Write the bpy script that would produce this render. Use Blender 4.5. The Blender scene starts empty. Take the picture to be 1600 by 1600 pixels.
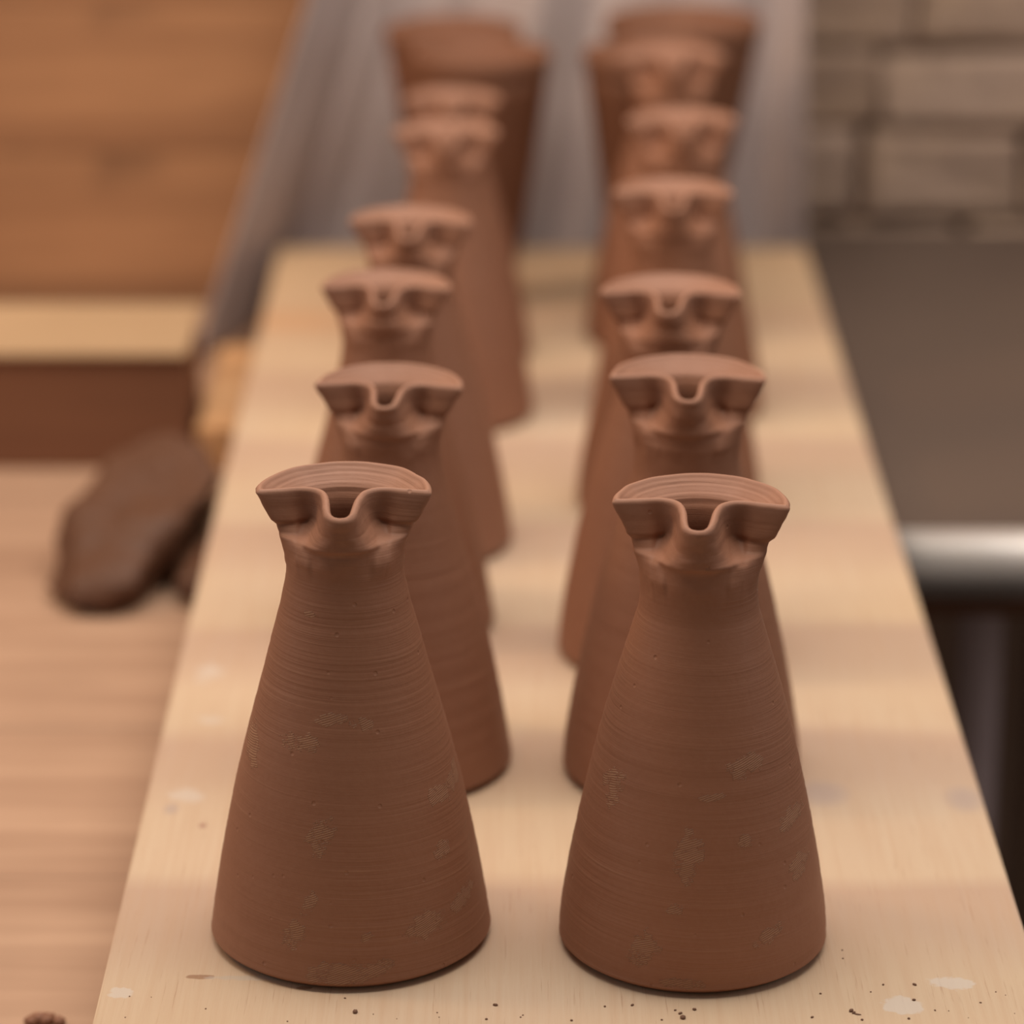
import bpy, bmesh, math, random
import numpy as np
from mathutils import Vector, noise, Matrix
random.seed(7)
R = math.radians
PITCH = math.atan(1835/5200.0); CAMH = 0.594291
# ------------------------------------------------------------------ camera, world, lights
sc = bpy.context.scene
cam_d = bpy.data.cameras.new('camera'); cam = bpy.data.objects.new('camera', cam_d)
sc.collection.objects.link(cam); sc.camera = cam
cam.location = (0, 0, CAMH); cam.rotation_euler = (math.pi/2 - PITCH, 0, 0)
cam_d.sensor_width = 36; cam_d.lens = 5200/1600*36
cam_d.clip_start = 0.05
cam_d.dof.use_dof = True; cam_d.dof.focus_distance = 1.262; cam_d.dof.aperture_fstop = 4.6
world = bpy.data.worlds.new('world'); sc.world = world; world.use_nodes = True
wb = world.node_tree.nodes['Background']
wb.inputs[0].default_value = (1.0, 0.86, 0.76, 1); wb.inputs[1].default_value = 0.15
def area(name, loc, target, sx, sy, power, col):
    l = bpy.data.lights.new(name, 'AREA'); l.shape = 'RECTANGLE'; l.size = sx; l.size_y = sy
    l.energy = power; l.color = col
    o = bpy.data.objects.new(name, l); sc.collection.objects.link(o); o.location = loc
    o.rotation_euler = (Vector(target)-Vector(loc)).to_track_quat('-Z', 'Y').to_euler()
    return o
area('ceiling_softlight', (0.05, 1.52, 1.35), (0.05, 1.55, 0), 1.6, 1.0, 26, (1.0, 0.90, 0.80))
area('warm_lamp', (-1.1, 1.5, 1.1), (-0.7, 2.4, 0.05), 0.35, 0.35, 7.5, (1.0, 0.66, 0.38))
area('cool_window', (-1.7, 1.0, 0.75), (0, 1.4, 0.1), 0.8, 0.9, 3.2, (0.86, 0.90, 1.0))
area('cool_window', (1.7, 1.1, 0.8), (0, 1.4, 0.1), 0.8, 0.9, 3, (0.90, 0.92, 1.0))
sc.view_settings.view_transform = 'Standard'; sc.view_settings.look = 'None'
sc.view_settings.gamma = 1; sc.view_settings.use_curve_mapping = False
sc.view_settings.exposure = 0.0

# ------------------------------------------------------------------ helpers
C = sc.collection
def tag(o, label=None, cat=None, group=None, kind=None):
    if label: o['label'] = label
    if cat: o['category'] = cat
    if group: o['group'] = group
    if kind: o['kind'] = kind
    return o
def empty(name, loc=(0,0,0), rz=0):
    o = bpy.data.objects.new(name, None); C.objects.link(o); o.location = loc; o.rotation_euler = (0,0,rz)
    o.empty_display_size = 0.02
    return o
def link(name, me, mat, parent=None, smooth=False):
    o = bpy.data.objects.new(name, me); C.objects.link(o)
    if mat: me.materials.append(mat)
    if parent: o.parent = parent
    if smooth:
        me.polygons.foreach_set('use_smooth', [True]*len(me.polygons))
    return o
def from_bm(name, bm, mat, parent=None, smooth=False):
    me = bpy.data.meshes.new(name); bm.normal_update(); bm.to_mesh(me); bm.free()
    return link(name, me, mat, parent, smooth)
def add_box(bm, x0, x1, y0, y1, z0, z1, bev=0.0, seg=2):
    r = bmesh.ops.create_cube(bm, size=1)
    vs = r['verts']
    for v in vs:
        v.co = Vector((x0+(x1-x0)*(v.co.x+.5), y0+(y1-y0)*(v.co.y+.5), z0+(z1-z0)*(v.co.z+.5)))
    if bev > 0:
        es = list({e for v in vs for e in v.link_edges})
        bmesh.ops.bevel(bm, geom=es, offset=bev, segments=seg, affect='EDGES', profile=0.5)
def box(name, x0, x1, y0, y1, z0, z1, mat, parent=None, bev=0.001, seg=2):
    bm = bmesh.new(); add_box(bm, x0, x1, y0, y1, z0, z1, bev, seg)
    return from_bm(name, bm, mat, parent)
def add_tube(bm, p, q, r, n=24):
    p = Vector(p); q = Vector(q); d = q-p
    m = Matrix.Translation((p+q)/2) @ d.to_track_quat('Z','Y').to_matrix().to_4x4()
    bmesh.ops.create_cone(bm, cap_ends=True, segments=n, radius1=r, radius2=r, depth=d.length, matrix=m)

# node helper -------------------------------------------------------
class NT:
    def __init__(s, name, rough=0.6, spec=0.5, metal=0.0):
        s.m = bpy.data.materials.new(name); s.m.use_nodes = True
        s.t = s.m.node_tree; s.b = s.t.nodes['Principled BSDF']
        s.b.inputs['Roughness'].default_value = rough
        s.b.inputs['Specular IOR Level'].default_value = spec
        s.b.inputs['Metallic'].default_value = metal
        s.co = s.t.nodes.new('ShaderNodeTexCoord').outputs['Object']
    def inp(s, sock, v):
        if hasattr(v, 'is_linked') or isinstance(v, bpy.types.NodeSocket): s.t.links.new(v, sock)
        else: sock.default_value = v
    def map(s, scale=(1,1,1), loc=(0,0,0), rot=(0,0,0), co=None):
        n = s.t.nodes.new('ShaderNodeMapping'); s.inp(n.inputs[0], co or s.co)
        n.inputs['Scale'].default_value = scale; n.inputs['Location'].default_value = loc; n.inputs['Rotation'].default_value = rot
        return n.outputs[0]
    def noise(s, scale, co=None, detail=3, rough=0.5, dist=0.0):
        n = s.t.nodes.new('ShaderNodeTexNoise'); s.inp(n.inputs['Vector'], co or s.co)
        n.inputs['Scale'].default_value = scale; n.inputs['Detail'].default_value = detail
        n.inputs['Roughness'].default_value = rough; n.inputs['Distortion'].default_value = dist
        return n.outputs[0]
    def voro(s, scale, co=None, feature='F1', out='Distance'):
        n = s.t.nodes.new('ShaderNodeTexVoronoi'); n.feature = feature; s.inp(n.inputs['Vector'], co or s.co)
        n.inputs['Scale'].default_value = scale
        return n.outputs[out]
    def math(s, op, a, b=0.0, clamp=False):
        n = s.t.nodes.new('ShaderNodeMath'); n.operation = op; n.use_clamp = clamp
        s.inp(n.inputs[0], a); s.inp(n.inputs[1], b); return n.outputs[0]
    def rng(s, v, a, b, c=0.0, d=1.0, smooth=False):
        n = s.t.nodes.new('ShaderNodeMapRange'); s.inp(n.inputs[0], v)
        if smooth: n.interpolation_type = 'SMOOTHSTEP'
        for i, x in enumerate((a,b,c,d)): n.inputs[i+1].default_value = x
        return n.outputs[0]
    def mix(s, f, a, b, mode='MIX'):
        n = s.t.nodes.new('ShaderNodeMix'); n.data_type = 'RGBA'; n.blend_type = mode
        def c(x): return (*x, 1) if isinstance(x, tuple) and len(x) == 3 else x
        s.inp(n.inputs[0], f); s.inp(n.inputs[6], c(a)); s.inp(n.inputs[7], c(b)); return n.outputs[2]
    def ramp(s, f, stops):
        n = s.t.nodes.new('ShaderNodeValToRGB'); s.inp(n.inputs[0], f)
        while len(n.color_ramp.elements) < len(stops): n.color_ramp.elements.new(0.5)
        for e, (p, c) in zip(n.color_ramp.elements, stops):
            e.position = p; e.color = (*c, 1) if isinstance(c, tuple) else (c, c, c, 1)
        return n.outputs[0]
    def xyz(s, co=None):
        n = s.t.nodes.new('ShaderNodeSeparateXYZ'); s.inp(n.inputs[0], co or s.co); return n.outputs
    def color(s, c): s.inp(s.b.inputs['Base Color'], (*c, 1) if isinstance(c, tuple) else c)
    def rough(s, v): s.inp(s.b.inputs['Roughness'], v)
    def bump(s, h, strength=1.0, dist=0.001, prev=None):
        n = s.t.nodes.new('ShaderNodeBump'); n.inputs['Strength'].default_value = strength
        n.inputs['Distance'].default_value = dist; s.inp(n.inputs['Height'], h)
        if prev: s.inp(n.inputs['Normal'], prev)
        s.inp(s.b.inputs['Normal'], n.outputs[0]); return n.outputs[0]
    def ellipse(s, comps, cx, cy, rx, ry, rot=0.0, wob=None, soft=0.35):
        X, Y = comps
        dx = s.math('SUBTRACT', X, cx); dy = s.math('SUBTRACT', Y, cy)
        c, n = math.cos(rot), math.sin(rot)
        u = s.math('ADD', s.math('MULTIPLY', dx, c/rx), s.math('MULTIPLY', dy, n/rx))
        v = s.math('ADD', s.math('MULTIPLY', dx, -n/ry), s.math('MULTIPLY', dy, c/ry))
        r = s.math('ADD', s.math('MULTIPLY', u, u), s.math('MULTIPLY', v, v))
        if wob is not None: r = s.math('ADD', r, wob)
        return s.rng(r, 1.0, 1.0-soft)

# ------------------------------------------------------------------ materials
def clay_mat(name, marks, seed=0.0, tint=(1,1,1)):
    n = NT(name, rough=0.62, spec=0.35)
    o = n.map(loc=(seed, seed*1.7, seed*0.6))
    n1 = n.noise(28, o, 4, 0.6); n2 = n.noise(420, o, 2, 0.6)
    a = tuple(x*y for x, y in zip((0.315, 0.145, 0.085), tint)); b = tuple(x*y for x, y in zip((0.265, 0.117, 0.066), tint))
    col = n.mix(n1, a, b)
    col = n.mix(n.rng(n2, 0.35, 0.8, 0, 0.25), col, (0.34, 0.17, 0.105))
    # tilted throwing rings
    X, Y, Z = n.xyz()
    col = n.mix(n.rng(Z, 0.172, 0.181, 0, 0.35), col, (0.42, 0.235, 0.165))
    zt = n.math('ADD', Z, n.math('MULTIPLY', X, 0.035))
    cx = n.t.nodes.new('ShaderNodeCombineXYZ'); n.inp(cx.inputs[0], n.math('MULTIPLY', X, 0.012)); n.inp(cx.inputs[1], n.math('MULTIPLY', Y, 0.012)); n.inp(cx.inputs[2], n.math('ADD', zt, seed))
    r1 = n.noise(620, cx.outputs[0], 3, 0.65); r2 = n.noise(150, cx.outputs[0], 2, 0.5)
    fade = n.rng(n.noise(16, o, 2), 0.38, 0.62)
    ring = n.math('MULTIPLY', r1, n.math('ADD', n.math('MULTIPLY', fade, 0.75), 0.25))
    fine = n.rng(n.noise(1900, cx.outputs[0], 1), 0.66, 0.8)
    thin = n.math('MULTIPLY', n.rng(r1, 0.62, 0.72), fade)
    col = n.mix(n.math('MULTIPLY', thin, 0.48), col, (0.47, 0.26, 0.16))
    # pits
    v = n.voro(95, o); pit = n.rng(v, 0.035, 0.09); 
    h = n.math('ADD', n.math('MULTIPLY', ring, 0.38), n.math('MULTIPLY', r2, 0.10))
    h = n.math('ADD', h, n.math('MULTIPLY', fine, 0.03))
    h = n.math('ADD', h, n.math('MULTIPLY', n2, 0.07)); h = n.math('ADD', h, n.math('MULTIPLY', pit, 0.25))
    if marks:
        wob = n.rng(n.noise(230, o, 3, 0.7), 0.3, 0.7, -0.8, 1.1)
        tot = None
        for (mx, mz, rx, rz, rot) in marks:
            e = n.math('MULTIPLY', n.ellipse((X, Z), mx, mz, rx, rz, rot, wob), n.rng(Y, -0.004, -0.006))
            tot = e if tot is None else n.math('MAXIMUM', tot, e)
        w = n.t.nodes.new('ShaderNodeTexWave'); w.wave_type = 'BANDS'; w.bands_direction = 'Z'
        n.inp(w.inputs['Vector'], n.map(rot=(0, 0.35, 0), loc=(seed, 0, 0))); w.inputs['Scale'].default_value = 400
        w.inputs['Distortion'].default_value = 3.5; w.inputs['Detail'].default_value = 1.5; w.inputs['Detail Scale'].default_value = 0.35
        ridge = n.rng(w.outputs[1], 0.45, 0.85)
        fp = n.math('MULTIPLY', ridge, tot)
        h = n.math('ADD', h, n.math('MULTIPLY', fp, 0.55))
        col = n.mix(n.math('MULTIPLY', fp, 0.62), col, (0.62, 0.36, 0.21))
    n.color(col)
    n.rough(n.rng(n1, 0.3, 0.7, 0.52, 0.68))
    n.bump(h, 1.0, 0.0011)
    return n.m
def px_marks(lst, cx0):
    # marks measured on the front of a jug: (x offset m, height m, half width, half height, angle)
    return lst
marksL = [(-0.008,0.060,.0050,.0075,-.25),(0.042,0.072,.0030,.0070,-.3),(0.036,0.068,.0050,.0030,-.4),(0.037,0.048,.0030,.0036,0),
          (0.031,0.022,.0075,.0055,.35),(0.044,0.026,.0050,.0035,.6),(-0.018,0.022,.0040,.0085,-.3),(-0.003,0.007,.0120,.0050,0),
          (0.012,0.009,.0080,.0035,.1),(-0.012,0.034,.0026,.0045,-.4),(0.009,0.022,.0030,.0020,.3),(-0.035,0.085,.0030,.0090,0),
          (-0.004,0.103,.0060,.0025,.1),(0.008,0.101,.0045,.0022,-.1),(-0.016,0.093,.0080,.0035,.1),(-0.012,0.140,.0028,.0012,0)]
marksR = [(0.000,0.056,.0058,.0100,-.2),(0.021,0.060,.0024,.0028,0),(0.037,0.063,.0048,.0040,.6),(0.041,0.044,.0036,.0050,0),
          (-0.004,0.035,.0034,.0026,.4),(-0.016,0.018,.0050,.0085,-.5),(0.031,0.022,.0060,.0030,.5),(0.020,0.088,.0075,.0045,.2),
          (-0.030,0.076,.0040,.0075,-.2),(-0.002,0.006,.0100,.0022,0),(0.008,0.078,.0050,.0015,.1)]
CLAY_L = clay_mat('leather_hard_clay_left', marksL, 0.0)
CLAY_R = clay_mat('leather_hard_clay_right', marksR, 3.1, (1.04, 1.0, 0.97))
CLAY = clay_mat('leather_hard_clay', None, 7.7, (0.90, 0.90, 0.90))
CLAY_W = clay_mat('warm_clay', None, 5.2, (0.92, 0.88, 0.84))
CLAY_B = clay_mat('beaker_clay', None, 2.2, (0.62, 0.55, 0.48))  # same clay as the jugs, darkened: shade on the beakers painted into the colour
CLAY_D = clay_mat('wet_lump_clay', None, 9.2, (0.30, 0.28, 0.25))

def board_mat():
    n = NT('pale_birch_board', rough=0.55, spec=0.35)
    X, Y, Z = n.xyz()
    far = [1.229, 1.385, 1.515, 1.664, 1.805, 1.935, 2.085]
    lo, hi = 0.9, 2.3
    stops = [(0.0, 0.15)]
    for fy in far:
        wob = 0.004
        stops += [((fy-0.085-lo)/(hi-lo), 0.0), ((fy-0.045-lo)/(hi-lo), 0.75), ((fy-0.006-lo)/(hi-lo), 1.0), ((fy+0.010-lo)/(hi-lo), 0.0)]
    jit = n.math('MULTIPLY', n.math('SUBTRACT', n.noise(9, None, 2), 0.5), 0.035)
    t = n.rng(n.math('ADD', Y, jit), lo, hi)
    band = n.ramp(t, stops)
    g1 = n.noise(1.0, n.map((300, 9, 20)), 4, 0.6)
    g2 = n.noise(1.0, n.map((900, 26, 20)), 3, 0.6)
    big = n.noise(6, n.map((1, 0.7, 1)), 3)
    col = n.mix(n.rng(big, 0.3, 0.7), (0.59, 0.435, 0.285), (0.575, 0.44, 0.32))
    col = n.mix(n.math('MULTIPLY', band, 0.72), col, (0.47, 0.315, 0.235))  # darker pinkish bands across the board, sharper on their far edge
    col = n.mix(n.rng(g1, 0.40, 0.75, 0, 0.45), col, (0.50, 0.32, 0.20))
    col = n.mix(n.rng(g2, 0.62, 0.72, 0, 0.50), col, (0.36, 0.20, 0.12))
    wob = n.rng(n.noise(90, None, 3, 0.7), 0.3, 0.7, -0.6, 0.8)
    def spots(lst, colr, amt, soft=.35, wb=wob):
        nonlocal col
        for (x, y, rx, ry, ro) in lst:
            col = n.mix(n.math('MULTIPLY', n.ellipse((X, Y), x, y, rx, ry, ro, wb, soft), amt), col, colr)
    spots([(-.149,1.134,.0055,.0055,.2),(.147,1.124,.009,.0075,0),(.168,1.142,.009,.006,0),],
          (0.60,0.53,0.46), .7)
    spots([(-.143,1.455,.009,.014,0),(-.137,1.40,.007,.007,0),(-.140,1.315,.008,.011,.5)], (0.60,0.53,0.46), .55, .9)
    spots([(-.120,1.147,.0055,.0020,0),(-.080,1.138,.0055,.0018,.1)], (0.30,0.16,0.09), .8)
    spots([(-.098,1.146,.020,.0022,0)], (0.50,0.44,0.38), .5)
    spots([(.134,1.318,.014,.016,0),(.195,1.312,.010,.016,0),(-.146,1.302,.004,.007,0)], (0.38,0.30,0.28), .55, .9, None)
    spots([(-.131,1.285,.0022,.003,0)], (0.32,0.16,0.12), .8, .8, None)
    spots([(-.147,2.05,.06,.03,0)], (0.62,0.32,0.15), .5, .9, None)
    col = n.mix(n.rng(Y, 1.85, 2.2, 0, 0.55), col, (0.58,0.36,0.18))  # light falloff painted into the wood: far end tinted warmer
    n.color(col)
    h = n.math('ADD', n.math('MULTIPLY', g2, 0.35), n.math('MULTIPLY', g1, 0.4))
    n.bump(h, 0.5, 0.0006)
    return n.m
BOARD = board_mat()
def wood_mat(name, ca, cb, axis='x', rough=0.6, s=1.0, spot=None):
    n = NT(name, rough=rough, spec=0.3)
    sc_ = {'x': (3*s, 42*s, 42*s), 'y': (42*s, 3*s, 42*s), 'z': (42*s, 42*s, 3*s)}[axis]
    g = n.noise(1.0, n.map(sc_), 4, 0.6, 0.5); big = n.noise(5*s, None, 3)
    col = n.mix(n.rng(g, 0.3, 0.7), ca, cb)
    col = n.mix(n.rng(big, 0.4, 0.75, 0, 0.5), col, tuple(x*0.7 for x in cb))
    if spot: col = n.mix(n.rng(n.noise(9, None, 2), 0.58, 0.72, 0, 0.7), col, spot)
    n.color(col); n.bump(g, 0.5, 0.001); return n.m
TABLE_W = wood_mat('worn_table_wood', (0.52,0.335,0.225), (0.36,0.215,0.14), 'x', 0.6)
ROUGH_W = wood_mat('orange_rough_wood', (0.52,0.27,0.135), (0.33,0.16,0.08), 'x', 0.75, 0.7, (0.12,0.06,0.035))
LEDGE_W = wood_mat('pale_ledge_wood', (0.52,0.36,0.215), (0.46,0.30,0.17), 'x', 0.6)
DARK_W = wood_mat('dark_brown_wood', (0.26,0.115,0.060), (0.21,0.09,0.048), 'x', 0.7)
OFFCUT = wood_mat('orange_batten_wood', (0.66,0.40,0.21), (0.52,0.27,0.12), 'x', 0.6)
POST_W = wood_mat('dim_post_wood', (0.40,0.26,0.17), (0.28,0.18,0.12), 'z', 0.8)
def plain(name, c, rough=0.6, metal=0.0, var=0.15, scale=20, bump=0.0):
    n = NT(name, rough=rough, metal=metal); f = n.noise(scale, None, 4, 0.6)
    n.color(n.mix(f, tuple(x*(1+var) for x in c), tuple(x*(1-var) for x in c)))
    if bump: n.bump(f, 0.6, bump)
    return n.m
n = NT('grey_table_laminate', rough=0.5, spec=0.4)
X, Y, Z = n.xyz()
c_ = n.mix(n.noise(6, None, 4), (0.130,0.092,0.070), (0.098,0.068,0.055))
c_ = n.mix(n.math('MULTIPLY', n.ellipse((X,Y), 0.262, 1.762, 0.010, 0.016, 0, None, .9), .7), c_, (0.42,0.24,0.15))
c_ = n.mix(n.math('MULTIPLY', n.ellipse((X,Y), 0.25, 1.86, 0.03, 0.03, 0, None, .9), .4), c_, (0.26,0.20,0.17))
c_ = n.mix(n.math('MULTIPLY', n.ellipse((X,Y), 0.23, 2.05, 0.04, 0.05, 0, None, .9), .25), c_, (0.24,0.18,0.13))
n.color(c_); LAMINATE = n.m
METAL = plain('brushed_steel', (0.88,0.85,0.82), 0.38, 0.7, 0.03)
LEGM = plain('painted_steel_leg', (0.55,0.42,0.41), 0.5, 0.1)
n = NT('rough_sandstone', rough=0.9, spec=0.2)
oi = n.t.nodes.new('ShaderNodeObjectInfo').outputs['Random']
f1 = n.noise(14, None, 4, 0.6); f2 = n.noise(70, None, 3, 0.6)
c_ = n.mix(n.rng(f1, .3, .7), (0.56,0.39,0.265), (0.36,0.25,0.19))
c_ = n.mix(n.math('MULTIPLY', oi, 0.5), c_, (0.5,0.37,0.30))
c_ = n.mix(n.rng(f2, .45, .7, 0, .4), c_, (0.30,0.20,0.15)); n.color(c_); n.bump(n.math('ADD', f1, f2), 0.8, 0.004); STONE = n.m
MORTAR = plain('dark_mortar', (0.46,0.31,0.23), 0.95, 0, 0.2, 30, 0.002)
PLASTER = plain('brown_plaster', (0.22,0.16,0.12), 0.9)
FLOORM = plain('dark_floor_concrete', (0.075,0.048,0.036), 0.8, 0, 0.3, 6, 0.001)
n = NT('grey_lilac_sheet', rough=0.65, spec=0.3)
n.color(n.mix(n.noise(12, None, 3), (0.47,0.385,0.36), (0.39,0.315,0.30)))
n.b.inputs['Sheen Weight'].default_value = 0.1; n.bump(n.noise(60, n.map((1,1,.2)), 2), 0.3, 0.002); SHEET = n.m

# ------------------------------------------------------------------ room
ROOM_X0, ROOM_X1, ROOM_Y0, WALL_Y, FZ = -2.2, 2.2, -1.2, 2.46, -0.88
def struct(name, *a, **k):
    o = box(name, *a, **k); tag(o, kind='structure'); return o
struct('floor', ROOM_X0, ROOM_X1, ROOM_Y0, WALL_Y, FZ-0.1, FZ, FLOORM, bev=0)
wall = struct('wall_back', ROOM_X0, ROOM_X1, WALL_Y, WALL_Y+0.12, FZ, 1.6, MORTAR, bev=0)
# rough stones of the back wall, each its own block, proud of the mortar
random.seed(21)
z = -0.32; row = 0
stone_meshes = []
def stone_mesh(w, h):
    bm = bmesh.new(); add_box(bm, -w/2, w/2, -0.03, 0.01, -h/2, h/2, 0.006, 1)
    for v in bm.verts:
        v.co += Vector((random.uniform(-.003,.003), random.uniform(-.004,.004) if v.co.y < 0 else 0, random.uniform(-.003,.003)))
    bm.normal_update(); me = bpy.data.meshes.new('stone'); bm.to_mesh(me); bm.free(); me.materials.append(STONE)
    return me
while z < 0.42:
    h = random.uniform(0.050, 0.078); x = 0.02 - random.uniform(0, .08)
    while x < 0.75:
        w = random.uniform(0.09, 0.19)
        o = bpy.data.objects.new('stone', stone_mesh(w-random.uniform(.002,.009), h-random.uniform(.002,.010))); C.objects.link(o)
        o.parent = wall; o.location = (x+w/2, WALL_Y, z+h/2)
        x += w
    z += h; row += 1
# ------------------------------------------------------------------ wooden partition on the left
part = empty('wooden_partition', (-0.98, 2.332, FZ))
tag(part, 'orange-brown rough wooden board partition rising behind the pale ledge at left', 'partition')
zz = -0.30; k = 0
for hgt in (0.12, 0.11, 0.118, 0.105, 0.12, 0.100, 0.11, 0.095):
    o = box('board', -0.75, 0.86, -0.012, 0.012, 0.0005, hgt-0.0005, ROUGH_W, part, bev=0.0008, seg=1)
    o.location = (random.uniform(-.003,.003), random.uniform(-.002,.002), zz-FZ)
    zz += hgt
for px_ in (-0.70, 0.80):
    box('upright', px_-0.025, px_+0.025, 0.012, 0.045, 0, 1.25, DARK_W, part)
# ------------------------------------------------------------------ left wooden work table
TZ = -0.06
lt = empty('wooden_work_table', (-0.50, 1.55, FZ))
tag(lt, 'worn pale wooden work table under the left edge of the jug board', 'table')
def off(o, p): 
    return o
def cbox(name, x0, x1, y0, y1, z0, z1, mat, par, bev=0.001, seg=2):
    l = par.location; return box(name, x0-l.x, x1-l.x, y0-l.y, y1-l.y, z0-l.z, z1-l.z, mat, par, bev, seg)
bw = [0.86, 1.02, 1.19, 1.36, 1.53, 1.70, 1.87, 2.04, 2.17, 2.305]
for a, b in zip(bw[:-1], bw[1:]):
    cbox('tabletop_plank', -1.0, 0.0, a+0.0004, b-0.0004, TZ-0.035, TZ-random.uniform(0,.0005), TABLE_W, lt, 0.0008, 1)
cbox('apron', -0.96, -0.05, 0.90, 0.925, TZ-0.12, TZ-0.035, TABLE_W, lt)
cbox('apron', -0.96, -0.05, 2.27, 2.295, TZ-0.12, TZ-0.035, TABLE_W, lt)
for lx in (-0.95, -0.12):
    for ly in (0.93, 2.20):
        cbox('leg', lx, lx+0.06, ly, ly+0.06, FZ, TZ-0.035, TABLE_W, lt)
# ------------------------------------------------------------------ ledge box on the table
lb = empty('wooden_box', (-0.45, 2.0, TZ))
tag(lb, 'dark brown wooden box with pale top ledge standing on the left work table', 'box')
BX1 = -0.1975
cbox('front_panel', -0.90, BX1, 1.935, 1.95, TZ+.0005, 0.0115, DARK_W, lb)
cbox('side_panel', BX1-0.015, BX1, 1.9505, 2.02, TZ+.0005, 0.0115, DARK_W, lb)
cbox('side_panel', -0.90, -0.885, 1.9505, 2.02, TZ+.0005, 0.0115, DARK_W, lb)
cbox('top_ledge', -0.902, BX1+.001, 1.931, 2.042, 0.0115, 0.0150, LEDGE_W, lb, 0.0015)
# ------------------------------------------------------------------ right table with steel edge
rt = empty('steel_edged_table', (0.6, 2.05, FZ))
tag(rt, 'dark grey table with a bright steel front edge at right', 'table')
RZ = -0.0305
cbox('tabletop', 0.05, 1.20, 1.743, 2.40, RZ-0.04, RZ, LAMINATE, rt, 0.001)
bm = bmesh.new()
ey, ez, er = 1.743, RZ-0.0202, 0.0200
segs = 24; pts = [(0.0, er)] + [(-math.sin(math.pi*i/segs)*er, math.cos(math.pi*i/segs)*er) for i in range(1, segs)] + [(0.0, -er)]
l = rt.location
va = [bm.verts.new((0.05-l.x, ey+p[0]-l.y, ez+p[1]-l.z)) for p in pts]; vb = [bm.verts.new((1.20-l.x, ey+p[0]-l.y, ez+p[1]-l.z)) for p in pts]
for i in range(len(pts)-1): bm.faces.new((va[i], va[i+1], vb[i+1], vb[i]))
bm.faces.new(va); bm.faces.new(list(reversed(vb))); bm.faces.new((va[0], vb[0], vb[-1], va[-1]))
bmesh.ops.recalc_face_normals(bm, faces=bm.faces)
o = from_bm('metal_edge', bm, METAL, rt, True); o['label'] = 'bright rounded steel edge'
cbox('apron', 0.08, 1.17, 1.775, 1.79, RZ-0.065, RZ-0.041, DARK_W, rt)
for lx, ly in ((0.272, 1.80), (1.12, 1.80), (0.272, 2.34), (1.12, 2.34)):
    bm = bmesh.new(); add_tube(bm, (lx-l.x, ly-l.y, 0), (lx-l.x, ly-l.y, RZ-0.0402-FZ), 0.0135)
    from_bm('leg', bm, LEGM, rt, False)
cr = empty('wooden_post', (0.375, 2.02, FZ))
tag(cr, 'dim brown wooden post standing on the floor under the steel-edged table', 'post')
bm = bmesh.new(); add_box(bm, -0.035, 0.035, -0.02, 0.02, 0.02, 0.70, 0.002); from_bm('shaft', bm, POST_W, cr)
bm = bmesh.new(); add_box(bm, -0.06, 0.06, -0.05, 0.05, 0, 0.02, 0.002); from_bm('base', bm, POST_W, cr)

# ------------------------------------------------------------------ long board carrying the jugs
bd = empty('long_wooden_board', (0.02, 1.6, -0.03))
tag(bd, 'long pale wooden ware board carrying two rows of clay jugs', 'board')
bm = bmesh.new()
cs = [(-0.156, 0.86), (0.2028, 0.86), (0.2035, 2.235), (-0.1615, 2.235)]
top = [bm.verts.new((x-0.0, y-0.0, 0)) for x, y in cs]; bot = [bm.verts.new((x, y, -0.0195)) for x, y in cs]
bm.faces.new(top); bm.faces.new(list(reversed(bot)))
for i in range(4): bm.faces.new((top[i], bot[i], bot[(i+1)%4], top[(i+1)%4]))
bmesh.ops.recalc_face_normals(bm, faces=bm.faces)
bmesh.ops.bevel(bm, geom=list(bm.edges), offset=0.0012, segments=2, affect='EDGES')
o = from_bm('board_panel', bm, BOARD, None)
# mesh coordinates stay in world metres so that the stains and bands sit where they are; the parent is cancelled
o.parent = bd; o.matrix_parent_inverse = Matrix.Translation(-Vector(bd.location))
for yb in (1.05, 1.80, 2.18):
    cbox('cleat', -0.15, 0.195, yb, yb+0.03, -0.0302, -0.0196, LEDGE_W, bd, 0.001)
# battens lying on the left table under the board; one sticks out beside the dark box
for i, (y0, y1, x0) in enumerate(((1.925, 2.10, -0.192),)):
    b_ = empty('wooden_batten', ((x0)/2, (y0+y1)/2, TZ))
    tag(b_, 'orange wooden batten poking out between dark box and jug board', 'batten')
    cbox('batten_block', x0, -0.005, y0, y1, TZ+.0005, -0.0304, OFFCUT, b_, 0.002)

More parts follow.
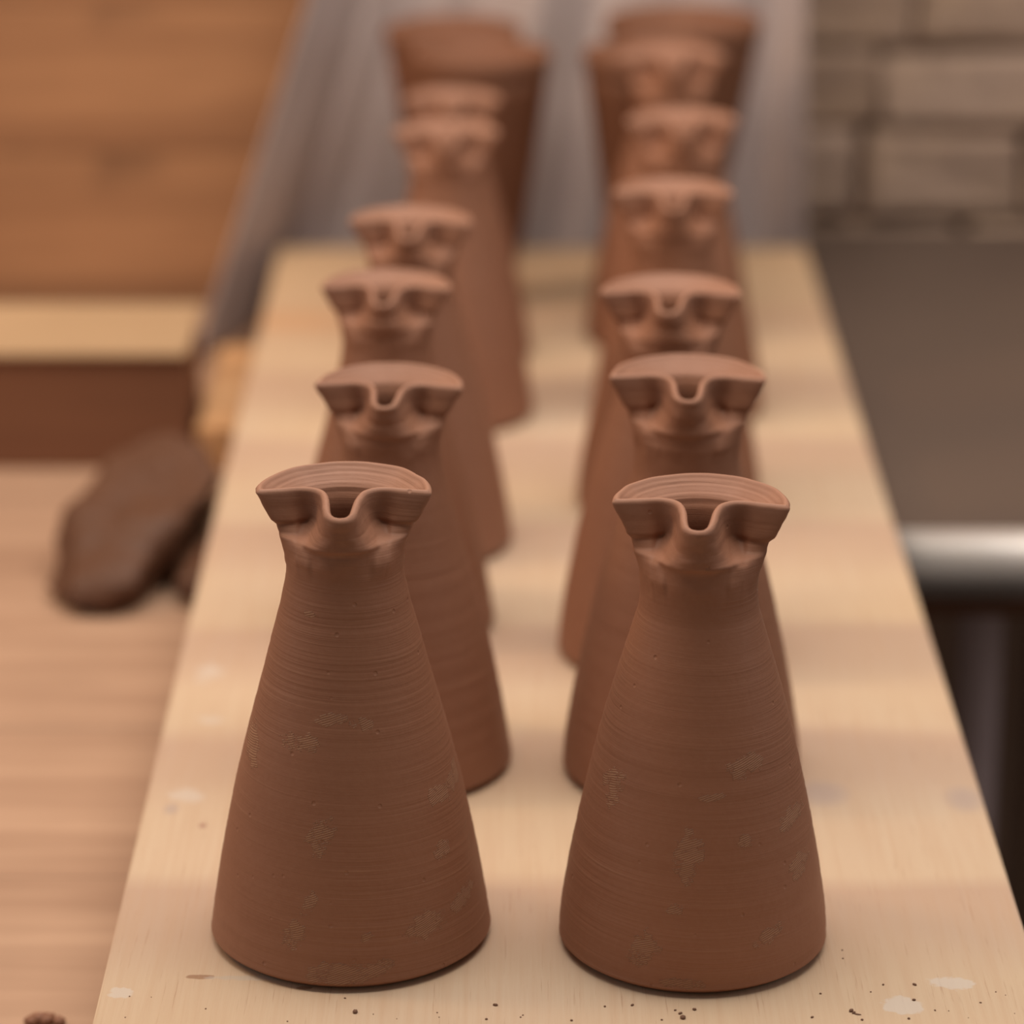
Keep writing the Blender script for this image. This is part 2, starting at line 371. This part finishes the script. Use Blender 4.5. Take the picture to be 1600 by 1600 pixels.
# ------------------------------------------------------------------ hanging sheet
def sheet():
    NU, NV = 220, 60
    V = []; F = []
    for j in range(NV+1):
        t = j/NV                          # 0 bottom .. 1 top
        zb = 0.42
        for i in range(NU+1):
            s = i/NU
            xl = -0.214 + 0.072*(t/0.45)
            xr = 0.205 - 0.004*t
            x = xl + (xr-xl)*s
            zbot = -0.058 + 0.034*min(1, max(0, (s-0.12)/0.12))
            z_ = zbot + (zb-zbot)*t
            yb = 2.125 + 0.155*min(1, s/0.11)
            y = yb*(1-t) + 2.335*t
            amp = 0.013*(1-0.3*t)
            ph = s*2*math.pi
            y += amp*(math.sin(ph*3.1+1.6+0.8*t) * 0.9 + 0.45*math.sin(ph*5.3+2.0-1.6*t) + 0.10*math.sin(ph*12+t*3))
            y += 0.006*noise.noise(Vector((s*6, t*4, 2.2)))
            if s > 0.93: y -= (s-0.93)*0.25
            y = max(y, 2.250 + 0.02*t) if s > 0.10 else y
            if x < -0.10: y = min(y, 2.295)
            V.append((x, min(y, 2.372), z_))
    for j in range(NV):
        for i in range(NU):
            a = j*(NU+1)+i; F.append((a, a+1, a+NU+2, a+NU+1))
    me = bpy.data.meshes.new('hanging_sheet'); me.from_pydata(V, [], F); me.update()
    o = link('hanging_sheet', me, SHEET, None, True)
    m = o.modifiers.new('solid', 'SOLIDIFY'); m.thickness = 0.0012
    tag(o, 'grey lilac cloth sheet hanging in folds behind the jugs', 'sheet')
sheet()

# ------------------------------------------------------------------ clay lumps on the left table
def lump(name, pts, label, seed, sub=3, amp=0.006):
    bm = bmesh.new()
    for p in pts: bm.verts.new(p)
    r = bmesh.ops.convex_hull(bm, input=bm.verts)
    bmesh.ops.delete(bm, geom=[g for g in r['geom_interior'] if isinstance(g, bmesh.types.BMVert)], context='VERTS')
    bmesh.ops.triangulate(bm, faces=bm.faces)
    me = bpy.data.meshes.new(name); bm.to_mesh(me); bm.free()
    o = bpy.data.objects.new(name, me); C.objects.link(o)
    rm = o.modifiers.new('r', 'REMESH'); rm.mode = 'VOXEL'; rm.voxel_size = 0.0022
    dg = bpy.context.evaluated_depsgraph_get(); e = o.evaluated_get(dg)
    me2 = bpy.data.meshes.new_from_object(e); bpy.data.objects.remove(o)
    bm = bmesh.new(); bm.from_mesh(me2)
    for _ in range(7): bmesh.ops.smooth_vert(bm, verts=bm.verts, factor=0.5, use_axis_x=True, use_axis_y=True, use_axis_z=True)
    for v in bm.verts:
        n_ = noise.noise(v.co*28+Vector((seed, 0, 0)))*amp + noise.noise(v.co*90+Vector((0, seed, 0)))*amp*0.3
        v.co += v.normal*n_
    mz = min(v.co.z for v in bm.verts)
    for v in bm.verts: v.co.z += TZ + 0.0006 - mz
    c0 = sum((v.co for v in bm.verts), Vector())/len(bm.verts); c0.z = TZ
    for v in bm.verts: v.co -= c0
    bm.to_mesh(me2); bm.free(); me2.name = name
    o = link(name, me2, CLAY_D, None, True); o.location = c0
    tag(o, label, 'clay lump', 'raw clay lumps beside the board')
    return o
def pt(px, py, z):
    v = (py-800)/5200; H = CAMH-z; c, n_ = math.cos(PITCH), math.sin(PITCH)
    y = H*(c-v*n_)/(n_+v*c); return ((px-800)*(y*c+H*n_)/5200, y, z)
z0 = TZ
lump('clay_lump', [pt(66,935,z0), pt(110,968,z0), pt(165,965,z0), pt(222,948,z0), pt(240,850,z0), pt(350,770,z0),
     pt(85,850,z0+.018), pt(125,800,z0+.034), pt(170,716,z0+.045), pt(250,690,z0+.048), pt(325,705,z0+.048), pt(348,755,z0+.044), pt(238,850,z0+.030), pt(212,925,z0+.014), pt(110,930,z0+.012)],
     'big brown clay lump on the left work table in front of dark box', 1.3)
lump('clay_lump', [pt(256,905,z0), pt(282,950,z0), pt(330,962,z0), pt(350,900,z0), pt(372,850,z0), pt(292,890,z0), pt(288,872,z0+.020), pt(316,842,z0+.024), pt(352,840,z0+.024), pt(335,900,z0+.020), pt(268,915,z0+.012)],
     'small brown clay lump half hidden by the board edge', 4.7)
lump('clay_lump', [pt(352,742,z0), pt(385,745,z0), pt(352,720,z0), pt(392,700,z0), pt(356,710,z0+.018), pt(385,715,z0+.018), pt(365,690,z0+.014)],
     'smallest dark clay lump, squeezed between the orange batten and the big lump', 8.1)

# ------------------------------------------------------------------ jugs
F_, COSP, SINP = 5200.0, math.cos(PITCH), math.sin(PITCH)
def dep(y, z): return y*COSP + (CAMH-z)*SINP
def vpx(y, z): return 800 + F_*((CAMH-z)*COSP - y*SINP)/dep(y, z)
def prof_from_px(lst, Y):
    out = []
    for py, hw in lst:
        zz = np.linspace(-0.01, 0.25, 2601); vv = [vpx(Y, q) for q in zz]
        q = zz[int(np.argmin(np.abs(np.array(vv) - (py+0.038*hw))))]
        out.append((float(q), hw*dep(Y, q)/F_))
    return sorted(out)
PL = prof_from_px([(872,90),(893,92),(915,96.5),(943,103.5),(972,112),(1030,127.5),(1087,144),(1145,160),(1202,174.5),(1260,187),(1320,199),(1380,209),(1425,215.5)], 1.1944)
PR = prof_from_px([(900,85.5),(922,88.5),(944,94),(972,103),(1001,112),(1059,130),(1116,147),(1174,161.5),(1220,172),(1260,181),(1330,195),(1390,205),(1425,209)], 1.178)
HL = 0.030
HK = [0, .0060, .0108, .0125, .0155, .0167, .0185, .0235, .0300]
def ring_keys():
    K = []
    K.append([(.0330,0),(.0322,-.0032),(.0240,-.0020),(.0165,-.0002),(.0118,-.0010),(.0088,-.0042),(.0074,-.0100),(.0068,-.0160),(.0058,-.0208),(.0034,-.0238),(0,-.0248)])
    K.append([(.0300,0),(.0291,-.0030),(.0215,-.0022),(.0150, .0002),(.0112,-.0010),(.0090,-.0042),(.0080,-.0100),(.0073,-.0158),(.0061,-.0204),(.0035,-.0232),(0,-.0241)])
    K.append([(.0276,0),(.0265,-.0036),(.0195,-.0032),(.0150,-.0006),(.0122,-.0004),(.0104,-.0040),(.0093,-.0100),(.0084,-.0155),(.0068,-.0199),(.0039,-.0226),(0,-.0234)])
    K.append([(.0258,0),(.0248,-.0030),(.0187,-.0028),(.0157, .0000),(.0137, .0000),(.0116,-.0044),(.0104,-.0105),(.0093,-.0158),(.0073,-.0199),(.0042,-.0224),(0,-.0232)])
    K.append([(.0249,0),(.0240,-.0038),(.0188,-.0054),(.0164,-.0048),(.0148,-.0062),(.0130,-.0098),(.0118,-.0142),(.0102,-.0178),(.0079,-.0206),(.0046,-.0225),(0,-.0232)])
    K.append([(.0247,0),(.0239,-.0047),(.0190,-.0092),(.0172,-.0102),(.0156,-.0120),(.0138,-.0145),(.0122,-.0168),(.0104,-.0190),(.0080,-.0211),(.0046,-.0227),(0,-.0233)])
    K.append([(.0240,0),(.0232,-.0052),(.0190,-.0106),(.0171,-.0124),(.0154,-.0140),(.0134,-.0152),(.0118,-.0169),(.0101,-.0185),(.0077,-.0201),(.0045,-.0214),(0,-.0219)])
    K.append([(.0228,0),(.0220,-.0056),(.0182,-.0132),(.0163,-.0154),(.0147,-.0169),(.0128,-.0183),(.0109,-.0188),(.0093,-.0198),(.0071,-.0209),(.0042,-.0217),(0,-.0220)])
    r = .0219; c = [(r,0),(r*.965,-r*.262)]
    for x in (.0172, .0152, .0137, .0119, .0104, .0088, .0067, .0040, 0.0): c.append((x, -math.sqrt(r*r-x*x)))
    K.append(c)
    return np.array(K)
DROP = [0,0,0,0,0,.02,.18,.45,.75,.95,1.0]
def crom(P, per):
    Q = np.vstack([2*P[0]-P[1], P, 2*P[-1]-P[-2]])
    Q[0] = [P[0][0], -P[1][1]]; Q[-1] = [-P[-2][0], P[-2][1]]
    out = []
    for i in range(1, len(Q)-2):
        for k in range(per):
            t = k/per; a, b, c, d = Q[i-1], Q[i], Q[i+1], Q[i+2]
            out.append(0.5*((2*b)+(c-a)*t+(2*a-5*b+4*c-d)*t*t+(3*b-a-3*c+d)*t**3))
    out.append(P[-1]); return np.array(out)
def jug_mesh(prof, zr, headlen, seed, per=9, nback=110, wing=1.0, spoutk=1.0, rr=1.0, dz=0.0016):
    """prof: body (z, r) up to the neck; zr: rim height; headlen: rim to neck top in metres (0.0178 reference)"""
    rs = np.random.RandomState(seed)
    K = ring_keys(); hs = headlen/HL
    K[0, :, 0] *= 1; 
    K[0:3, 6:, 1] *= spoutk
    neckr = .0219
    def closed(H):           # H: half curve (corner -> tip), x>0 ; returns ring starting at +x corner going over the back
        half = crom(H, per)                     # n points corner->tip
        r = H[0][0]
        back = np.array([(r*math.cos(a), r*math.sin(a)) for a in np.linspace(0, math.pi, nback, endpoint=False)[1:]])
        left = half.copy(); left[:, 0] *= -1    # left corner -> tip
        right = half[::-1][1:]                  # tip(excl) -> right corner
        return np.vstack([back, left, right])
    keys = [closed(k) for k in K]
    N = len(keys[0])
    circ = keys[-1]; ang = np.arctan2(circ[:, 1], circ[:, 0]); unit = np.stack([np.cos(ang), np.sin(ang)], 1)
    nh = len(crom(K[0], per)); nb = nback-1
    dh = np.interp(np.arange(nh)/per, np.arange(len(DROP)), DROP); drop = np.concatenate([np.zeros(nb), dh, dh[::-1][1:]])
    # nose index range
    i_nose0 = nb + 4*per; i_nose1 = nb + nh + (nh-1) - 4*per - 1
    rings = []   # (xy array, z array, part) outer from bottom to top
    pz = np.array([p[0] for p in prof]); prr = np.array([p[1] for p in prof])
    ztop = zr - headlen
    # append smooth link to the neck top
    sel = pz < ztop-0.004
    pz = np.append(pz[sel], ztop); prr = np.append(prr[sel], neckr*rr)
    from_r = lambda z: float(np.interp(z, pz, prr))
    zs = np.arange(max(0.0045, 0.0045), ztop-1e-4, dz)
    rad = np.array([from_r(z) for z in zs])
    ker = np.array([1, 2, 3, 2, 1])/9.0
    pad = np.concatenate([[2*rad[0]-rad[2], 2*rad[0]-rad[1]], rad, [rad[-1]+0.0001, rad[-1]+0.0002]])
    rad = np.convolve(pad, ker, 'valid')
    rb = rad[0]
    foot = [(0.0, rb-0.0055), (0.0003, rb-0.0040), (0.0012, rb-0.0027), (0.0022, rb-0.0014), (0.0030, rb-0.0003), (0.0036, rb+0.0002), (0.0041, rb+0.0001)]
    wv = np.cumsum(rs.randn(len(zs)))*0; 
    for z, r in foot: rings.append((unit*r, np.full(N, z)))
    for z, r in zip(zs, rad):
        d = 0.00004*math.sin(z*700+seed) + 0.00003*rs.randn()
        rings.append((unit*(r+d), np.full(N, z)))
    n_body = len(rings)
    # head
    hk = np.array(HK)*hs
    hh = np.concatenate([np.linspace(headlen, .0185*hs, 10), np.linspace(.0185*hs, .0155*hs, 7)[1:], np.linspace(.0155*hs, .0108*hs, 9)[1:], np.linspace(.0108*hs, 0.0, 16)[1:]])
    def head_xy(h):
        j = min(max(int(np.searchsorted(hk, h))-1, 0), len(hk)-2); t = (h-hk[j])/(hk[j+1]-hk[j]); t = min(max(t, 0), 1)
        return keys[j]*(1-t)+keys[j+1]*t
    def lumpy(xy, h):
        out = xy.copy()*(1+(rr-1))
        f = 1-h/headlen
        for i in range(0, N):
            p = out[i]
            q = noise.noise(Vector((p[0]*90+seed*3, p[1]*90, h*160)))*0.0007 + noise.noise(Vector((p[0]*260, p[1]*260+seed, h*420)))*0.00022
            out[i] = p*(1+q/0.025)
        return out
    head = []
    for h in hh[1:]:
        head.append((lumpy(head_xy(h), h), np.full(N, zr-h)))
    # front wings sag a touch: rim not perfectly level
    tiltx = rs.uniform(-.012, .012)
    for xy, z in head:
        f = np.clip((z-(zr-headlen))/headlen, 0, 1)
        z += f*(xy[:, 0]*tiltx) - np.clip((f-0.5)/0.5, 0, 1)**1.3*drop*0.0038
    rings += head; n_outer = len(rings)
    # lip + inner surface
    def shrink(xy, dist, steps=4):
        p = xy.copy()
        for _ in range(steps):
            nx, pv = np.roll(p, -1, 0), np.roll(p, 1, 0); t = nx-pv
            n_ = np.stack([-t[:, 1], t[:, 0]], 1); n_ /= np.linalg.norm(n_, axis=1)[:, None]+1e-12
            p = p + n_*(dist/steps)
            for _ in range(3): p = p*0.6 + 0.2*(np.roll(p, 1, 0)+np.roll(p, -1, 0))
        return p
    rim_xy, rim_z = head[-1]
    T = 0.0031
    for fr, up in ((0.10, .0006), (0.28, .00115), (0.5, .0014), (0.72, .0011), (0.9, .0004)):
        rings.append((shrink(rim_xy, T*fr, 3), rim_z+up))
    inner = []
    lipin = shrink(rim_xy, T)
    # (depth below the rim, blend towards the throat circle)
    hi_ = np.concatenate([np.linspace(.0004, .0052, 12), np.linspace(.0056, .0075, 4), np.linspace(.0095, headlen, 9)])
    for h in hi_:
        base = head_xy(h)*rr; p = shrink(base, T)
        if h <= .0053: w = 0.62*(h/.0052)
        elif h <= .0076: w = 0.62+0.10*(h-.0052)/.0023
        else: w = 0.84+0.16*(h-.0095)/(headlen-.0095)
        q0 = lipin if h <= .0053 else p
        k_ = min(1, max(0, (h-.0)/.0052)); q0 = lipin*(1-k_)+p*k_
        wf = np.clip((h-.0200*hs)/(headlen-.0200*hs), 0, 1)
        bk = np.clip(unit[:, 1:2]/0.35, 0, 1); bk = bk*bk*(3-2*bk)
        ww = w*bk + wf*(1-bk)
        q = q0*(1-ww)+unit*(0.0180*rr)*ww
        rad_ = np.linalg.norm(q, axis=1)[:, None]; back = np.clip(q[:, 1:2]/0.010, 0, 1)
        q = q + q/rad_*(0.00018*math.sin(h*5600)+0.00012*math.sin(h*9100+seed))*back
        front = np.clip(-q[:, 1]/0.008, 0, 1)*np.clip(1-h/.012, 0, 1)
        inner.append((q, rim_z-h-front*0.003))
    rings += inner
    for z in np.linspace(zr-headlen-0.004, 0.008, 18):
        r = max(from_r(z)-0.0045, 0.012) if z < zr-headlen-0.02 else 0.0180
        rings.append((unit*r, np.full(N, z)))
    V = np.concatenate([np.column_stack([xy, z]) for xy, z in rings])
    M = len(rings)
    F = []; P = []
    for j in range(M-1):
        for i in range(N):
            i2 = (i+1) % N
            F.append((j*N+i, j*N+i2, (j+1)*N+i2, (j+1)*N+i))
            if j < n_body-1 or j >= M-19: P.append(0)
            else:
                P.append(2 if (i_nose0 <= i < i_nose1) else 1)
    F.append(tuple(range(N-1, -1, -1))); P.append(0)
    F.append(tuple((M-1)*N+i for i in range(N))); P.append(0)
    return V, F, P
def split_mesh(V, F, P, mats):
    full = bpy.data.meshes.new('tmp'); full.from_pydata(V.tolist(), [], F); full.update()
    nor = np.zeros(len(V)*3); full.vertex_normals.foreach_get('vector', nor); nor = nor.reshape(-1, 3)
    P = np.array(P); out = []
    for k, nm in enumerate(('body', 'rim', 'spout')):
        idx = np.where(P == k)[0]; used = {}; vv = []; ff = []
        for f in idx:
            g = []
            for v in F[f]:
                if v not in used: used[v] = len(vv); vv.append(v)
                g.append(used[v])
            ff.append(g)
        me = bpy.data.meshes.new(nm); me.from_pydata(V[vv].tolist(), [], ff); me.update()
        me.polygons.foreach_set('use_smooth', [True]*len(ff))
        nn = nor[vv]
        if k == 0: pass
        me.normals_split_custom_set_from_vertices(nn.tolist())
        me.materials.append(mats); out.append((nm, me))
    bpy.data.meshes.remove(full)
    return out
jugs = [
 # rim px x, rim px y, scale, yaw deg, profile, mat, headlen, label
 (537, 768, 1.010, -1.0, PL, CLAY_L, .0290, 'sharp clay jug at the front of the left row'),
 (608, 603, 0.955, -4.0, PL, CLAY,   .0300, 'second clay jug from the front in the left row'),
 (603, 449, 0.937, -3.0, PL, CLAY,   .0300, 'third clay jug from the front in the left row'),
 (642, 347, 0.945, -3.0, PL, CLAY,   .0295, 'fourth clay jug from the front in the left row'),
 (697, 208, 0.920,  2.0, PL, CLAY,   .0295, 'fifth clay jug from the front in the left row'),
 (707, 155, 0.880,  0.0, PL, CLAY,   .0295, 'rearmost clay jug of the left row before the flared beakers'),
 (1095, 787, 0.997, -6.0, PR, CLAY_R, .0330, 'sharp clay jug at the front of the right row'),
 (1075, 591, 0.989, -3.0, PR, CLAY_W, .0330, 'second clay jug from the front in the right row'),
 (1048, 459, 0.976, -5.0, PR, CLAY_W, .0315, 'third clay jug from the front in the right row'),
 (1052, 303, 0.944, -3.0, PR, CLAY_W, .0325, 'fourth clay jug from the front in the right row'),
 (1066, 190, 0.947,  1.0, PR, CLAY_W, .0325, 'fifth clay jug from the front in the right row'),
 (1050,  88, 0.985,  2.0, PR, CLAY_W, .0325, 'rearmost clay jug of the right row before the flared beakers'),
]
ZR = 0.1812
def ground_y(py, z):
    v = (py-800)/F_; H = CAMH-z
    return H*(COSP-v*SINP)/(SINP+v*COSP)
for k, (px, py, s, yaw, prof, mat, hl, label) in enumerate(jugs):
    near = k in (0, 6, 1, 7)
    y = ground_y(py, s*ZR); x = (px-800)*dep(y, s*ZR)/F_
    V, F, P = jug_mesh(prof, ZR, hl, k+3, per=9 if near else 5, nback=110 if near else 60, spoutk=(1.0, .98, .95, 1.0, 1.0, 1.0, 1.0, 1.0, .97, 1.0, 1.0, 1.0)[k], rr=1.0 if k < 6 else 1.015, dz=0.0016 if near else 0.004)
    root = empty('clay_jug', (x, y, 0), R(yaw)); root.scale = (s, s, s)
    tag(root, label, 'jug', 'spouted clay jugs in two rows')
    for nm, me in split_mesh(V, F, P, mat):
        o = bpy.data.objects.new(nm, me); C.objects.link(o); o.parent = root

# ------------------------------------------------------------------ flared beakers behind the jugs
def lathe(name, prof, mat, parent, n=72, oval=0.0):
    V = []; F = []
    for r, z in prof:
        for i in range(n):
            a = 2*math.pi*i/n; V.append((r*math.cos(a)*(1+oval), r*math.sin(a)*(1-oval), z))
    for j in range(len(prof)-1):
        for i in range(n): F.append((j*n+i, j*n+(i+1)%n, (j+1)*n+(i+1)%n, (j+1)*n+i))
    F.append(tuple(range(n-1, -1, -1))); F.append(tuple((len(prof)-1)*n+i for i in range(n)))
    me = bpy.data.meshes.new(name); me.from_pydata(V, [], F); me.update()
    return link(name, me, mat, parent, True)
beakers = [ # rim centre px, rim px y, rim half width px, base Y, label
 (752, 78, 108, 2.085, 'nearer flared clay beaker behind the left row of jugs'),
 (708, 42, 106, 2.190, 'rear flared clay beaker at the end of the left row'),
 (1014, 78, 102, 2.090, 'nearer flared clay beaker behind the right row of jugs'),
 (1068, 28, 121, 2.195, 'rear flared clay beaker at the end of the right row')]
for px, py, hw, Y, label in beakers:
    zz = np.linspace(0.05, 0.3, 1001); vv = np.array([vpx(Y, q) for q in zz]); zt = float(zz[int(np.argmin(abs(vv-py)))])
    x = (px-800)*dep(Y, zt)/F_; r = hw*dep(Y, zt)/F_
    root = empty('flared_beaker', (x, Y, 0)); tag(root, label, 'beaker', 'flared clay beakers behind the jugs')
    rb = 0.0175
    pr_ = [(rb-.004, 0), (rb, .001), (rb+.001, .006)]
    for i in range(1, 16):
        t = i/16; pr_.append((rb + .001 + (r-.002-rb)*(t**0.92), .006+(zt-.018)*t))
    pr_.append((r-.0015, zt-.011))
    inn = [(a-.0045, b+.006) for a, b in pr_[3:]][::-1]
    lathe('body', pr_+[(r-.0060, zt-.0105)]+inn[1:], CLAY_B, root)
    lathe('rim_band', [(r-.0055, zt-.0118), (r-.0010, zt-.0118), (r, zt-.0100), (r+.0004, zt-.003), (r-.0006, zt-.0004), (r-.0025, zt), (r-.0048, zt-.0008), (r-.0056, zt-.004)], CLAY_B, root)

# ------------------------------------------------------------------ small crumbs of dried clay on the board and table
random.seed(5)
bm = bmesh.new()
def crumb(x, y, s, zc=0.0, el=1.0):
    m = Matrix.Translation((x, y, zc+s*0.35)) @ Matrix.Rotation(random.uniform(0, 6.28), 4, 'Z') @ Matrix.Diagonal((s*el, s, s*0.7, 1))
    bmesh.ops.create_icosphere(bm, subdivisions=1, radius=1, matrix=m)
def at(px, py, z=0.0):
    y = ground_y(py, z); return (px-800)*dep(y, z)/F_, y
for px, py, s in ((555,1582,.0011),(774,1571,.0008),(539,1560,.0004),(760,1593,.0006),(988,1571,.0006),(1063,1584,.0007),(1067,1591,.0012),(1055,1579,.0005),(1034,1594,.0005),
                  (1085,1578,.0008),(1330,1580,.0009),(1334,1583,.0007),(1269,1590,.0006),(893,1595,.0006),(945,1573,.0005),(1429,1539,.0007),(1428,1563,.0007),(1380,1539,.0005),(1282,1553,.0005),
                  (1532,1567,.0004),(1461,1579,.0004),(1316,1485,.0004),(1317,1498,.0004),(483,1481,.0005),(1347,1594,.0006),(1420,1592,.0006)):
    x, y = at(px, py); crumb(x, y, s, 0.0, random.uniform(1, 1.6))
for _ in range(35):
    x, y = at(random.uniform(170, 1590), 1600-abs(random.gauss(0, 45))); 
    if abs(x+.064) < .06 and y > 1.13: continue
    if abs(x-.071) < .06 and y > 1.11: continue
    crumb(x, y, random.uniform(.0002, .0004))
for _ in range(10):
    t = random.random(); x, y = at(1328+16*t, 1583+3*t); crumb(x, y, .00035, 0, 2)
o = from_bm('clay_crumbs', bm, plain('dark_dry_clay', (0.17,0.085,0.05), 0.8), None, True)
tag(o, 'tiny dark crumbs of dried clay scattered on the front of the board', 'crumbs', None, 'stuff')
bm = bmesh.new()
for px, py, s in ((62,1596,.004),(75,1597,.0035),(92,1599,.003),(50,1599,.003)):
    x, y = at(px, py, TZ); crumb(x, y, s, TZ, 1.4)
o = from_bm('clay_scraps', bm, CLAY, None, True)
tag(o, 'curled brown clay scraps on the work table at the lower left corner', 'scraps', None, 'stuff')
